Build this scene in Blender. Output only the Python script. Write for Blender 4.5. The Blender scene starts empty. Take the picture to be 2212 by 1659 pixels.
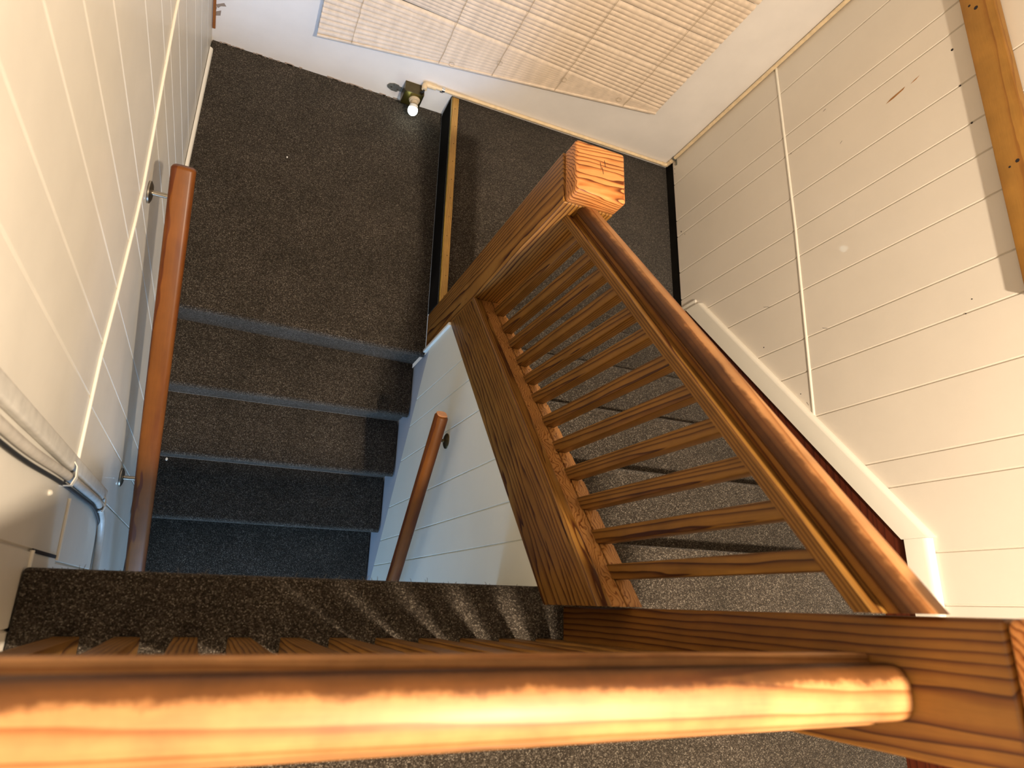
import bpy, bmesh, math, random
from mathutils import Vector, Matrix
random.seed(7)
S = bpy.context.scene
COL = S.collection
PI = math.pi

# ------------------------------------------------------------------ camera
R = [[0.9105393537651126, 0.02458727922654573, 0.41269062376706206],
     [0.15106941312477754, -0.9489861378064585, -0.2767730887736672],
     [0.38483258394157094, 0.3143577197261374, -0.8678036104934324]]
cd = bpy.data.cameras.new('camera')
cam = bpy.data.objects.new('camera', cd)
COL.objects.link(cam)
cam.matrix_world = Matrix(((R[0][0], -R[1][0], -R[2][0], 0.29490529),
                           (R[0][1], -R[1][1], -R[2][1], -2.26491347),
                           (R[0][2], -R[1][2], -R[2][2], 2.59587725),
                           (0, 0, 0, 1)))
cd.sensor_width = 36.0
cd.lens = 1437.51 * 36.0 / 2212.0
cd.clip_start = 0.02
cd.dof.use_dof = True
cd.dof.focus_distance = 2.3
cd.dof.aperture_fstop = 4.2
S.camera = cam
S.view_settings.view_transform = 'Standard'
S.view_settings.look = 'None'
S.view_settings.gamma = 1.0
S.view_settings.use_curve_mapping = False
S.view_settings.exposure = 0.0

# ------------------------------------------------------------------ world and lights
w = bpy.data.worlds.new('world'); S.world = w; w.use_nodes = True
w.node_tree.nodes['Background'].inputs[0].default_value = (0.9, 0.95, 1, 1)
w.node_tree.nodes['Background'].inputs[1].default_value = 0.3


def area(name, loc, target, size, power, color, shape='DISK', sy=None):
    l = bpy.data.lights.new(name, 'AREA'); l.energy = power; l.color = color
    l.shape = shape; l.size = size
    if sy: l.size_y = sy
    o = bpy.data.objects.new(name, l); COL.objects.link(o)
    o.location = loc
    o.rotation_euler = (Vector(target) - Vector(loc)).to_track_quat('-Z', 'Y').to_euler()
    return o


area('hall_ceiling_light', (1.20, -2.70, 3.42), (1.20, -2.70, 0), 0.13, 138, (1.0, 0.82, 0.62))
area('downstairs_window_light', (0.52, -4.1, -0.30), (0.52, 0, -0.50), 0.85, 25, (0.36, 0.62, 1.0), 'RECTANGLE', 1.0).data.spread = 1.6


# ------------------------------------------------------------------ materials
def nt(name):
    m = bpy.data.materials.new(name); m.use_nodes = True
    t = m.node_tree; b = t.nodes['Principled BSDF']
    return m, t, b


def N(t, typ, **k):
    n = t.nodes.new(typ)
    for a, v in k.items():
        if a == 'inp':
            for i, x in v.items(): n.inputs[i].default_value = x
        else: setattr(n, a, v)
    return n


def L(t, a, b): t.links.new(a, b)


def math_(t, op, a, b=None):
    n = N(t, 'ShaderNodeMath', operation=op)
    for i, x in enumerate((a, b)):
        if x is None: continue
        if isinstance(x, (int, float)): n.inputs[i].default_value = x
        else: L(t, x, n.inputs[i])
    return n.outputs[0]


def ramp(t, fac, stops):
    r = N(t, 'ShaderNodeValToRGB')
    while len(r.color_ramp.elements) < len(stops): r.color_ramp.elements.new(0.5)
    for e, (p, c) in zip(r.color_ramp.elements, stops):
        e.position = p; e.color = (*c, 1)
    L(t, fac, r.inputs[0])
    return r.outputs[0]


def wood(name, light, mid, dark, ring=0.006, warp=0.02, off=(0.03, 0.02), rough=0.44, knots=False, coat=0.08, xs=1.1, mott=0.75, grime_shade=0.0):
    """pine: growth rings round the local X axis, cut by the board's faces"""
    m, t, b = nt(name)
    tc = N(t, 'ShaderNodeTexCoord'); oi = N(t, 'ShaderNodeObjectInfo')
    sep = N(t, 'ShaderNodeSeparateXYZ'); L(t, tc.outputs['Object'], sep.inputs[0])
    rnd = math_(t, 'MULTIPLY', oi.outputs['Random'], 17.0)
    x = math_(t, 'ADD', sep.outputs[0], rnd)
    cmb = N(t, 'ShaderNodeCombineXYZ'); L(t, math_(t, 'MULTIPLY', x, xs), cmb.inputs[0])
    L(t, math_(t, 'MULTIPLY', sep.outputs[1], 7.0), cmb.inputs[1]); L(t, math_(t, 'MULTIPLY', sep.outputs[2], 7.0), cmb.inputs[2])
    nz = N(t, 'ShaderNodeTexNoise', inp={'Scale': 2.2, 'Detail': 3.0, 'Roughness': 0.55}); L(t, cmb.outputs[0], nz.inputs['Vector'])
    yy = math_(t, 'ADD', sep.outputs[1], math_(t, 'ADD', math_(t, 'MULTIPLY', math_(t, 'FRACT', math_(t, 'MULTIPLY', rnd, 3.7)), 0.04), off[0]))
    zz = math_(t, 'ADD', sep.outputs[2], off[1])
    d = math_(t, 'SQRT', math_(t, 'ADD', math_(t, 'MULTIPLY', yy, yy), math_(t, 'MULTIPLY', zz, zz)))
    d = math_(t, 'ADD', d, math_(t, 'MULTIPLY', nz.outputs[0], warp * 2.0))
    # slow drift along the length opens up flame figures
    d = math_(t, 'ADD', d, math_(t, 'MULTIPLY', x, 0.010))
    f = math_(t, 'FRACT', math_(t, 'DIVIDE', d, ring))
    col = ramp(t, f, [(0.0, light), (0.45, light), (0.74, mid), (0.90, dark), (0.96, dark), (1.0, light)])
    # fine pores
    cm2 = N(t, 'ShaderNodeCombineXYZ'); L(t, math_(t, 'MULTIPLY', x, 18.0), cm2.inputs[0])
    L(t, math_(t, 'MULTIPLY', sep.outputs[1], 420.0), cm2.inputs[1]); L(t, math_(t, 'MULTIPLY', sep.outputs[2], 420.0), cm2.inputs[2])
    n2 = N(t, 'ShaderNodeTexNoise', inp={'Scale': 1.0, 'Detail': 2.0}); L(t, cm2.outputs[0], n2.inputs['Vector'])
    n3 = N(t, 'ShaderNodeTexNoise', inp={'Scale': 9.0, 'Detail': 4.0, 'Roughness': 0.6}); L(t, tc.outputs['Object'], n3.inputs['Vector'])
    v = math_(t, 'ADD', math_(t, 'MULTIPLY', n2.outputs[0], 0.30), math_(t, 'MULTIPLY', n3.outputs[0], mott))
    v = math_(t, 'ADD', v, 0.45 + (0.75 - mott) * 0.5)
    mx = N(t, 'ShaderNodeMix', data_type='RGBA', blend_type='MULTIPLY'); mx.inputs[0].default_value = 1.0
    L(t, col, mx.inputs['A'])
    cv = N(t, 'ShaderNodeCombineColor'); L(t, v, cv.inputs[0]); L(t, v, cv.inputs[1]); L(t, v, cv.inputs[2])
    L(t, cv.outputs[0], mx.inputs['B'])
    out = mx.outputs['Result']
    if knots:
        vo = N(t, 'ShaderNodeTexVoronoi', inp={'Scale': 2.3}); cm3 = N(t, 'ShaderNodeCombineXYZ')
        L(t, x, cm3.inputs[0]); L(t, math_(t, 'MULTIPLY', sep.outputs[1], 1.2), cm3.inputs[1]); L(t, math_(t, 'MULTIPLY', sep.outputs[2], 1.2), cm3.inputs[2])
        L(t, cm3.outputs[0], vo.inputs['Vector'])
        k = ramp(t, vo.outputs['Distance'], [(0.0, (0.05, 0.05, 0.05)), (0.035, (0.1, 0.1, 0.1)), (0.06, (1, 1, 1))])
        m3 = N(t, 'ShaderNodeMix', data_type='RGBA', blend_type='MULTIPLY'); m3.inputs[0].default_value = 1.0
        L(t, out, m3.inputs['A']); L(t, k, m3.inputs['B']); out = m3.outputs['Result']
    if grime_shade:
        # ingrained hand dirt and painted-in shade, ragged blotches along one flank of the grip
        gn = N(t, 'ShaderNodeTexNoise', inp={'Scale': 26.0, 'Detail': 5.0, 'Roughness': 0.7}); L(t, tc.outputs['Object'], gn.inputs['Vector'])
        e = math_(t, 'ADD', math_(t, 'MULTIPLY', sep.outputs[1], grime_shade), math_(t, 'MULTIPLY', math_(t, 'SUBTRACT', gn.outputs[0], 0.5), 0.026))
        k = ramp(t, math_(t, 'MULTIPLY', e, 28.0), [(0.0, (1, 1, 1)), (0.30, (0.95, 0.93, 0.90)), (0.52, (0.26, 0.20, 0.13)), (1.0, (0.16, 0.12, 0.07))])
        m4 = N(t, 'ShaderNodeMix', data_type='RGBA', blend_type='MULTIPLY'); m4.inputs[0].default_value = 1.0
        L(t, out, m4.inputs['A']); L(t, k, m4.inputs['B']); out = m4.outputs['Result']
    L(t, out, b.inputs['Base Color'])
    b.inputs['Roughness'].default_value = rough; b.inputs['Specular IOR Level'].default_value = 0.25
    b.inputs['Coat Weight'].default_value = coat; b.inputs['Coat Roughness'].default_value = 0.3
    bp = N(t, 'ShaderNodeBump', inp={'Strength': 0.25, 'Distance': 0.0006}); L(t, v, bp.inputs['Height']); L(t, bp.outputs[0], b.inputs['Normal'])
    return m


PINE = wood('stained_pine', (0.215, 0.103, 0.021), (0.135, 0.055, 0.010), (0.038, 0.010, 0.0025), ring=0.0068, warp=0.008, xs=0.8)
PINE_BOARD = wood('stained_pine_board', (0.225, 0.108, 0.022), (0.145, 0.060, 0.010), (0.050, 0.013, 0.003), ring=0.013, warp=0.030, xs=0.7, off=(0.05, 0.03))
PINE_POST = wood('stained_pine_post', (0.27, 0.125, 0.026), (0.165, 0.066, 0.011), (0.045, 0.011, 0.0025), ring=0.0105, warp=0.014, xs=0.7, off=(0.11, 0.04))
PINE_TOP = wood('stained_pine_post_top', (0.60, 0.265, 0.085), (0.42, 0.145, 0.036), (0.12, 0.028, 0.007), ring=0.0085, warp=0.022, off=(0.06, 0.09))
PINE_DARK = wood('dark_stained_pine', (0.19, 0.080, 0.014), (0.13, 0.045, 0.008), (0.045, 0.011, 0.003), ring=0.011, warp=0.012, xs=0.8)
PINE_CURL = wood('curly_pine', (0.40, 0.195, 0.062), (0.31, 0.135, 0.036), (0.14, 0.042, 0.010), ring=0.0075, warp=0.045, off=(0.1, 0.05), xs=5.0)
PINE_RAIL = wood('worn_pine_rail', (0.34, 0.165, 0.062), (0.30, 0.135, 0.045), (0.20, 0.075, 0.020), ring=0.009, warp=0.006, rough=0.5, xs=0.8, coat=0.05, mott=1.5)
PINE_RAIL_L = wood('worn_pine_rail_sloping', (0.34, 0.165, 0.062), (0.30, 0.135, 0.045), (0.20, 0.075, 0.020), ring=0.009, warp=0.006, rough=0.5, xs=0.8, coat=0.05, mott=1.1, grime_shade=-1.0)
PINE_RAIL_R = wood('worn_pine_rail_level', (0.34, 0.165, 0.062), (0.30, 0.135, 0.045), (0.20, 0.075, 0.020), ring=0.009, warp=0.006, rough=0.5, xs=0.8, coat=0.05, mott=1.5, grime_shade=1.0)
MAHOG = wood('varnished_rail', (0.180, 0.056, 0.0055), (0.14, 0.038, 0.0045), (0.10, 0.023, 0.003), ring=0.05, warp=0.05, rough=0.45, coat=0.15)
LUMBER = wood('knotty_lumber', (0.36, 0.180, 0.036), (0.33, 0.155, 0.030), (0.26, 0.110, 0.020), ring=0.03, warp=0.03, rough=0.5)
LATH = wood('nosing_lath', (0.55, 0.34, 0.10), (0.42, 0.23, 0.06), (0.16, 0.07, 0.02), ring=0.006, warp=0.008, rough=0.4)
SKIRT = wood('red_brown_skirt', (0.095, 0.020, 0.008), (0.08, 0.016, 0.007), (0.05, 0.010, 0.005), ring=0.02, warp=0.03, rough=0.45)


def paint(name, col, rough=0.5, mottled=0.06, bump=0.15, coat=0.0):
    m, t, b = nt(name)
    g = N(t, 'ShaderNodeNewGeometry')
    n = N(t, 'ShaderNodeTexNoise', inp={'Scale': 3.5, 'Detail': 5.0, 'Roughness': 0.6}); L(t, g.outputs['Position'], n.inputs['Vector'])
    lo = tuple(c * (1 - mottled) for c in col); hi = tuple(min(1, c * (1 + mottled)) for c in col)
    L(t, ramp(t, n.outputs[0], [(0.3, lo), (0.7, hi)]), b.inputs['Base Color'])
    n2 = N(t, 'ShaderNodeTexNoise', inp={'Scale': 120.0, 'Detail': 3.0}); L(t, g.outputs['Position'], n2.inputs['Vector'])
    bp = N(t, 'ShaderNodeBump', inp={'Strength': bump, 'Distance': 0.001}); L(t, n2.outputs[0], bp.inputs['Height']); L(t, bp.outputs[0], b.inputs['Normal'])
    b.inputs['Roughness'].default_value = rough; b.inputs['Coat Weight'].default_value = coat
    return m


def plain(name, col, rough=0.5, metal=0.0, emit=None, es=1.0):
    m, t, b = nt(name)
    g = N(t, 'ShaderNodeTexCoord')
    n = N(t, 'ShaderNodeTexNoise', inp={'Scale': 40.0, 'Detail': 2.0}); L(t, g.outputs['Object'], n.inputs['Vector'])
    L(t, ramp(t, n.outputs[0], [(0.3, tuple(c * 0.88 for c in col)), (0.7, tuple(min(1, c * 1.08) for c in col))]), b.inputs['Base Color'])
    b.inputs['Roughness'].default_value = rough; b.inputs['Metallic'].default_value = metal
    if emit:
        b.inputs['Emission Color'].default_value = (*emit, 1); b.inputs['Emission Strength'].default_value = es
    return m


CREAM = paint('cream_panel_paint', (0.74, 0.685, 0.60), 0.42, 0.03, coat=0.15)
CREAM_L = paint('cream_panel_paint_left', (0.70, 0.665, 0.59), 0.5, 0.06, coat=0.12)
GREYWALL = paint('grey_wall_paint', (0.80, 0.775, 0.76), 0.6, 0.05)
WHITE = paint('white_trim_paint', (0.82, 0.79, 0.70), 0.35, 0.02, coat=0.2)
SAGE = paint('pale_partition_paint', (0.78, 0.79, 0.70), 0.45, 0.03)
BASEBLUE = paint('base_paint_daylight_tint', (0.46, 0.49, 0.54), 0.5, 0.04)  # blue of the daylight from below is put into this base colour
BLACK = paint('black_gap_paint', (0.012, 0.011, 0.010), 0.8, 0.3)
BLACK.node_tree.nodes['Principled BSDF'].inputs['Specular IOR Level'].default_value = 0.0
IVORY = plain('ivory_pvc', (0.78, 0.62, 0.40), 0.35)
VINYL = plain('blind_vinyl', (0.70, 0.585, 0.47), 0.45)
NICKEL = plain('brushed_nickel', (0.45, 0.41, 0.34), 0.3, 1.0)
BRONZE = plain('dark_bronze', (0.13, 0.10, 0.05), 0.35, 1.0)
GALV = plain('dull_zinc', (0.23, 0.23, 0.20), 0.55, 0.6)
CHROME = plain('bright_clip_metal', (0.8, 0.8, 0.8), 0.2, 1.0)
RUBBER = plain('black_cable_sheath', (0.015, 0.015, 0.015), 0.5)
CABLE = plain('cream_painted_cable', (0.50, 0.47, 0.42), 0.45)
RACE = plain('painted_raceway', (0.60, 0.58, 0.53), 0.4)
PORCELAIN = plain('cream_porcelain', (0.6, 0.5, 0.36), 0.3)
BULB = plain('lit_bulb_glass', (0.9, 0.95, 0.95), 0.4, 0, (0.80, 1.0, 0.95), 14.0)
BULBNECK = plain('bulb_collar', (0.75, 0.76, 0.74), 0.4)
PLASTERDUST = paint('bare_patch', (0.30, 0.24, 0.20), 0.8)
RUST = paint('raw_orange_wood_edge', (0.30, 0.10, 0.015), 0.6, 0.5)
HOLE = plain('dark_hole', (0.012, 0.008, 0.010), 0.8)
SCRATCH = plain('brown_scratch', (0.36, 0.17, 0.05), 0.7)
CORD = plain('blind_cord', (0.42, 0.33, 0.22), 0.7)
GLASS = plain('night_glass', (0.02, 0.025, 0.03), 0.08)


def carpet():
    m, t, b = nt('loop_carpet')
    g = N(t, 'ShaderNodeNewGeometry')
    vo = N(t, 'ShaderNodeTexVoronoi', inp={'Scale': 360.0, 'Randomness': 1.0}); L(t, g.outputs['Position'], vo.inputs['Vector'])
    sc = N(t, 'ShaderNodeSeparateColor'); L(t, vo.outputs['Color'], sc.inputs[0])
    spk = ramp(t, sc.outputs[0], [(0.0, (0.030, 0.023, 0.016)), (0.40, (0.055, 0.044, 0.033)), (0.70, (0.092, 0.076, 0.060)), (0.90, (0.16, 0.138, 0.112)), (1.0, (0.27, 0.240, 0.20))])
    hgt = ramp(t, vo.outputs['Distance'], [(0.0, (1, 1, 1)), (0.75, (0.3, 0.3, 0.3))])
    n = N(t, 'ShaderNodeTexNoise', inp={'Scale': 5.0, 'Detail': 5.0, 'Roughness': 0.65}); L(t, g.outputs['Position'], n.inputs['Vector'])
    wear = ramp(t, n.outputs[0], [(0.3, (0.72, 0.70, 0.66)), (0.7, (1.15, 1.12, 1.10))])
    m1 = N(t, 'ShaderNodeMix', data_type='RGBA', blend_type='MULTIPLY'); m1.inputs[0].default_value = 0.75
    L(t, spk, m1.inputs['A']); L(t, hgt, m1.inputs['B'])
    m2 = N(t, 'ShaderNodeMix', data_type='RGBA', blend_type='MULTIPLY'); m2.inputs[0].default_value = 1.0
    L(t, m1.outputs['Result'], m2.inputs['A']); L(t, wear, m2.inputs['B'])
    L(t, m2.outputs['Result'], b.inputs['Base Color'])
    b.inputs['Roughness'].default_value = 0.95
    b.inputs['Specular IOR Level'].default_value = 0.1
    b.inputs['Sheen Weight'].default_value = 0.10; b.inputs['Sheen Roughness'].default_value = 0.4
    bp = N(t, 'ShaderNodeBump', inp={'Strength': 0.9, 'Distance': 0.004})
    inv = math_(t, 'SUBTRACT', 1.0, vo.outputs['Distance']); L(t, inv, bp.inputs['Height']); L(t, bp.outputs[0], b.inputs['Normal'])
    return m


CARPET = carpet()
FUZZ = plain('carpet_fibre', (0.16, 0.13, 0.09), 0.9)


# ------------------------------------------------------------------ helpers
def link(name, me, mat, parent=None, mw=None):
    o = bpy.data.objects.new(name, me); COL.objects.link(o)
    if mat: me.materials.append(mat)
    if mw is not None: o.matrix_world = mw
    if parent is not None:
        o.parent = parent
        o.matrix_parent_inverse = Matrix.Identity(4)
        o.matrix_local = parent_inv(parent) @ (mw if mw is not None else Matrix.Identity(4))
    return o


_world = {}


def parent_inv(p):
    return world_of(p).inverted()


def world_of(o):
    return (world_of(o.parent) @ o.matrix_basis) if o.parent else o.matrix_basis.copy()


def empty(name, loc, label=None, cat=None, group=None, kind=None):
    o = bpy.data.objects.new(name, None); COL.objects.link(o); o.location = loc
    o.empty_display_size = 0.05
    return tag(o, label, cat, group, kind)


def tag(o, label=None, cat=None, group=None, kind=None):
    if label: o['label'] = label
    if cat: o['category'] = cat
    if group: o['group'] = group
    if kind: o['kind'] = kind
    return o


def finish(bm, name, mat, parent=None, mw=None, smooth=False, bevel=0, bseg=2):
    bmesh.ops.remove_doubles(bm, verts=bm.verts, dist=1e-6)
    bmesh.ops.recalc_face_normals(bm, faces=bm.faces)
    if bevel:
        es = [e for e in bm.edges if len(e.link_faces) == 2 and e.calc_face_angle(0) > 0.6]
        bmesh.ops.bevel(bm, geom=es, offset=bevel, segments=bseg, profile=0.5, affect='EDGES', clamp_overlap=True)
    me = bpy.data.meshes.new(name)
    if mw is not None:
        bm.transform(mw.inverted())
    bm.to_mesh(me); bm.free()
    if smooth:
        for p in me.polygons: p.use_smooth = True
        try: me.set_sharp_from_angle(angle=math.radians(38))
        except Exception: pass
    return link(name, me, mat, parent, mw)


def hexa(bm, pts8):
    v = [bm.verts.new(p) for p in pts8]
    for f in ((0, 1, 2, 3), (7, 6, 5, 4), (0, 4, 5, 1), (1, 5, 6, 2), (2, 6, 7, 3), (3, 7, 4, 0)):
        bm.faces.new([v[i] for i in f])


def addbox(bm, x0, x1, y0, y1, z0, z1):
    hexa(bm, [(x0, y0, z0), (x1, y0, z0), (x1, y1, z0), (x0, y1, z0), (x0, y0, z1), (x1, y0, z1), (x1, y1, z1), (x0, y1, z1)])


def frame(org, axis='x'):
    """object matrix at org whose local X runs along the given direction"""
    if axis == 'x': d = Vector((1, 0, 0))
    elif axis == 'y': d = Vector((0, 1, 0))
    elif axis == 'z': d = Vector((0, 0, 1))
    else: d = Vector(axis).normalized()
    up = Vector((0, 0, 1)) if abs(d.z) < 0.95 else Vector((0, 1, 0))
    y = up.cross(d).normalized(); z = d.cross(y)
    M = Matrix((d, y, z)).transposed().to_4x4(); M.translation = Vector(org)
    return M


def box(name, x0, x1, y0, y1, z0, z1, mat, parent=None, grain='x', bevel=0, bseg=2, smooth=False):
    bm = bmesh.new(); addbox(bm, x0, x1, y0, y1, z0, z1)
    return finish(bm, name, mat, parent, frame(((x0 + x1) / 2, (y0 + y1) / 2, (z0 + z1) / 2 if grain != 'z' else z0), grain), smooth=smooth or bevel > 0, bevel=bevel, bseg=bseg)


def sweep(bm, sec, p0, p1, side=(1, 0, 0), up=(0, 0, 1)):
    """section points (a,b) = a*side + b*up at both ends"""
    s = Vector(side); u = Vector(up); p0 = Vector(p0); p1 = Vector(p1)
    a = [bm.verts.new(p0 + s * q[0] + u * q[1]) for q in sec]
    b = [bm.verts.new(p1 + s * q[0] + u * q[1]) for q in sec]
    n = len(sec)
    for i in range(n): bm.faces.new((a[i], a[(i + 1) % n], b[(i + 1) % n], b[i]))
    bm.faces.new(a[::-1]); bm.faces.new(b)


def swept(name, sec, p0, p1, mat, parent=None, side=(1, 0, 0), up=(0, 0, 1), bevel=0, smooth=False, bseg=2):
    bm = bmesh.new(); sweep(bm, sec, p0, p1, side, up)
    d = Vector(p1) - Vector(p0)
    return finish(bm, name, mat, parent, frame(p0, d), smooth=smooth or bevel > 0, bevel=bevel, bseg=bseg)


def poly_prism(name, pts, h0, h1, mat, parent=None, axis='z', bevel=0, smooth=False, grain='x'):
    """pts 2-D outline; axis z -> (x,y); axis x -> (y,z); axis y -> (x,z)"""
    bm = bmesh.new()

    def P(p, h):
        return {'z': (p[0], p[1], h), 'x': (h, p[0], p[1]), 'y': (p[0], h, p[1])}[axis]
    a = [bm.verts.new(P(p, h0)) for p in pts]; b = [bm.verts.new(P(p, h1)) for p in pts]
    n = len(pts)
    for i in range(n): bm.faces.new((a[i], a[(i + 1) % n], b[(i + 1) % n], b[i]))
    bm.faces.new(a[::-1]); bm.faces.new(b)
    c = P((sum(p[0] for p in pts) / n, sum(p[1] for p in pts) / n), (h0 + h1) / 2)
    return finish(bm, name, mat, parent, frame(c, grain), bevel=bevel, smooth=smooth or bevel > 0)


def tube(bm, pts, r, seg=12, caps=True):
    pts = [Vector(p) for p in pts]; rings = []
    n = len(pts); prev = None
    for i, p in enumerate(pts):
        if i == 0: d = pts[1] - p
        elif i == n - 1: d = p - pts[i - 1]
        else: d = (pts[i + 1] - p).normalized() + (p - pts[i - 1]).normalized()
        d.normalize()
        if prev is None:
            a = d.orthogonal().normalized()
        else:
            a = (prev - d * prev.dot(d)).normalized()
        prev = a; b = d.cross(a)
        rr = r[i] if isinstance(r, (list, tuple)) else r
        rings.append([bm.verts.new(p + (a * math.cos(2 * PI * k / seg) + b * math.sin(2 * PI * k / seg)) * rr) for k in range(seg)])
    for A, B in zip(rings, rings[1:]):
        for k in range(seg): bm.faces.new((A[k], A[(k + 1) % seg], B[(k + 1) % seg], B[k]))
    if caps: bm.faces.new(rings[0][::-1]); bm.faces.new(rings[-1])


def tubeo(name, pts, r, mat, parent=None, seg=12):
    bm = bmesh.new(); tube(bm, pts, r, seg)
    return finish(bm, name, mat, parent, frame(pts[0], Vector(pts[-1]) - Vector(pts[0])), smooth=True)


def arc(pts, n=5, rad=0.03):
    """round the corners of a polyline"""
    P = [Vector(p) for p in pts]; out = [P[0]]
    for i in range(1, len(P) - 1):
        a = (P[i - 1] - P[i]); b = (P[i + 1] - P[i]); r = min(rad, a.length * 0.45, b.length * 0.45)
        A = P[i] + a.normalized() * r; B = P[i] + b.normalized() * r
        for k in range(n + 1):
            s = k / n; out.append(A * (1 - s) ** 2 + P[i] * 2 * s * (1 - s) + B * s * s)
    out.append(P[-1]); return out


def panel_wall(name, x, thick, grooves, ys, zb, zt, mat, g=0.004, depth=0.005, parent=None):
    """planked wall in plane X=x, front at x, back at x+thick (sign gives the side);
    vertical V grooves at the listed y; zb, zt are functions of y"""
    sg = 1 if thick > 0 else -1
    y0, y1 = max(ys), min(ys)
    pr = [(y0, 0.0)]
    for q in sorted(grooves, reverse=True):
        if y1 + g < q < y0 - g: pr += [(q + g, 0), (q + g * 0.35, depth), (q - g * 0.35, depth), (q - g, 0)]
    for q in ys[1:-1]: pr.append((q, 0.0))
    pr.append((y1, 0.0))
    pr = sorted(set(pr), key=lambda a: -a[0])
    bm = bmesh.new(); rows = []
    for (y, d) in pr:
        rows.append([bm.verts.new((x + sg * d, y, zb(y))), bm.verts.new((x + sg * d, y, zt(y))),
                     bm.verts.new((x + thick, y, zt(y))), bm.verts.new((x + thick, y, zb(y)))])
    for A, B in zip(rows, rows[1:]):
        for k in range(4):
            bm.faces.new((A[k], A[(k + 1) % 4], B[(k + 1) % 4], B[k]))
    bm.faces.new(rows[0]); bm.faces.new(rows[-1][::-1])
    return finish(bm, name, mat, parent)


def disc_prism(bm, c, nrm, r, th, seg=20, r2=None):
    c = Vector(c); n = Vector(nrm).normalized()
    tube(bm, [c, c + n * th], [r, r2 if r2 is not None else r], seg)


# ------------------------------------------------------------------ dimensions
W = 2.258; H = 1.088; YB = -4.25; ZC = 3.48
ZLOW = -1.52
RH = 0.19
SLOPE = 0.79

# ------------------------------------------------------------------ setting: walls
gl_up = [-0.12, -0.27, -0.415, -0.52, -0.637, -0.785, -0.888, -1.04, -1.256, -1.40, -1.54, -1.694, -1.828, -1.985, -2.19, -2.33, -2.48, -2.63, -2.79, -2.95, -3.1, -3.3, -3.5, -3.7, -3.9]
gl_lo = [-0.12, -0.27, -0.40, -0.56, -0.68, -0.804, -0.906, -1.03, -1.245, -1.33, -1.55, -1.715, -1.84, -2.0, -2.2, -2.36, -2.52, -2.7, -2.9, -3.1, -3.3, -3.5, -3.7, -3.9]


def bat(y):
    P = [(0, 0.93), (-0.5, 0.925), (-0.75, 0.905), (-1.034, 0.836), (-1.231, 0.790), (-1.337, 0.790), (-1.563, 0.806), (-1.726, 0.826), (-1.997, 0.812), (-2.197, 0.790), (-4.3, 0.79)]
    for a, b in zip(P, P[1:]):
        if b[0] <= y <= a[0]:
            s = (a[0] - y) / (a[0] - b[0]); return a[1] * (1 - s) + b[1] * s
    return 0.8


wl = panel_wall('wall_left', 0.0, -0.05, gl_up, [0.0, -0.5, -0.75, -1.034, -1.231, -1.337, -1.563, -1.726, -1.997, -2.197, YB], bat, lambda y: ZC, CREAM_L)
tag(wl, kind='structure')
wl2 = panel_wall('wall_left', -0.002, -0.05, gl_lo, [0.0, -0.5, -0.75, -1.034, -1.231, -1.337, -1.563, -1.726, -1.997, -2.197, YB], lambda y: ZLOW, bat, CREAM_L)
tag(wl2, kind='structure')
# batten strip that follows the joint, double bead
bm = bmesh.new()
yy = [-0.004, -0.5, -0.75, -1.034, -1.231, -1.337, -1.563, -1.726, -1.996]
for (dz, r, xo) in ((0.002, 0.0042, 0.0022), (-0.0065, 0.0032, 0.0015)):
    tube(bm, [(xo, y, bat(y) + dz) for y in yy], r, 8)
tag(finish(bm, 'trim_1', WHITE, smooth=True), kind='structure')
bm = bmesh.new()
tube(bm, [(0.0015, -2.062, 0.805), (0.0015, -2.197, 0.79)], 0.0045, 8)
tube(bm, [(0.0015, -2.19, 1.045), (0.0015, -2.40, 1.045)], 0.0045, 8)
tag(finish(bm, 'trim_2', WHITE, smooth=True), kind='structure')
box('trim_9', 0.0, 0.0015, -2.1935, -2.1865, 0.80, 1.04, HOLE)['kind'] = 'structure'
# small floor moulding on the left wall beside the landing
tag(swept('baseboard_left', [(0, 0), (0.012, 0), (0.012, 0.016), (0.008, 0.022), (0, 0.026)], (0, -1.215, 0.0), (0, -0.06, 0.0), WHITE, smooth=True), kind='structure')
# raw edge in the far left corner and bare patches on the paint
bm = bmesh.new(); addbox(bm, 0.0, 0.011, -0.007, -0.0005, 0.075, 0.9)
tag(finish(bm, 'trim_3', RUST), kind='structure')

gr = [-0.154, -0.372, -0.465, -0.668, -0.817, -0.935, -1.081, -1.276, -1.407, -1.585, -1.795, -1.881, -2.088, -2.236, -2.39, -2.55, -2.72, -2.9, -3.1, -3.3, -3.5, -3.7, -3.9]
wr = panel_wall('wall_right', W, 0.05, gr, [0.0, -0.862, -0.8625, YB], lambda y: 0.203 if y > -0.8622 else 0.0, lambda y: ZC, CREAM)
tag(wr, kind='structure')
tag(box('baseboard_right', W + 0.004, W + 0.03, -0.86, 0.0, 0.1, 0.203, BLACK), kind='structure')
# half round batten on the right wall
bm = bmesh.new(); tube(bm, [(W + 0.001, -0.012, 0.929), (W + 0.001, -0.8, 0.926), (W + 0.001, -1.586, 0.905)], 0.0062, 10)
tag(finish(bm, 'trim_4', WHITE, smooth=True), kind='structure')

wb = box('wall_back', -0.05, W + 0.05, 0.0, 0.06, ZLOW, ZC, GREYWALL); tag(wb, kind='structure')
for pts in ([(0.008, 0.20), (0.040, 0.222), (0.048, 0.208), (0.028, 0.200), (0.018, 0.186)],
            [(0.012, 0.165), (0.030, 0.178), (0.028, 0.150), (0.006, 0.140)],
            [(0.006, 0.185), (0.014, 0.192), (0.012, 0.175)]):
    poly_prism('bare_patch', pts, -0.0008, 0.0005, PLASTERDUST, wb, axis='y')
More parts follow.
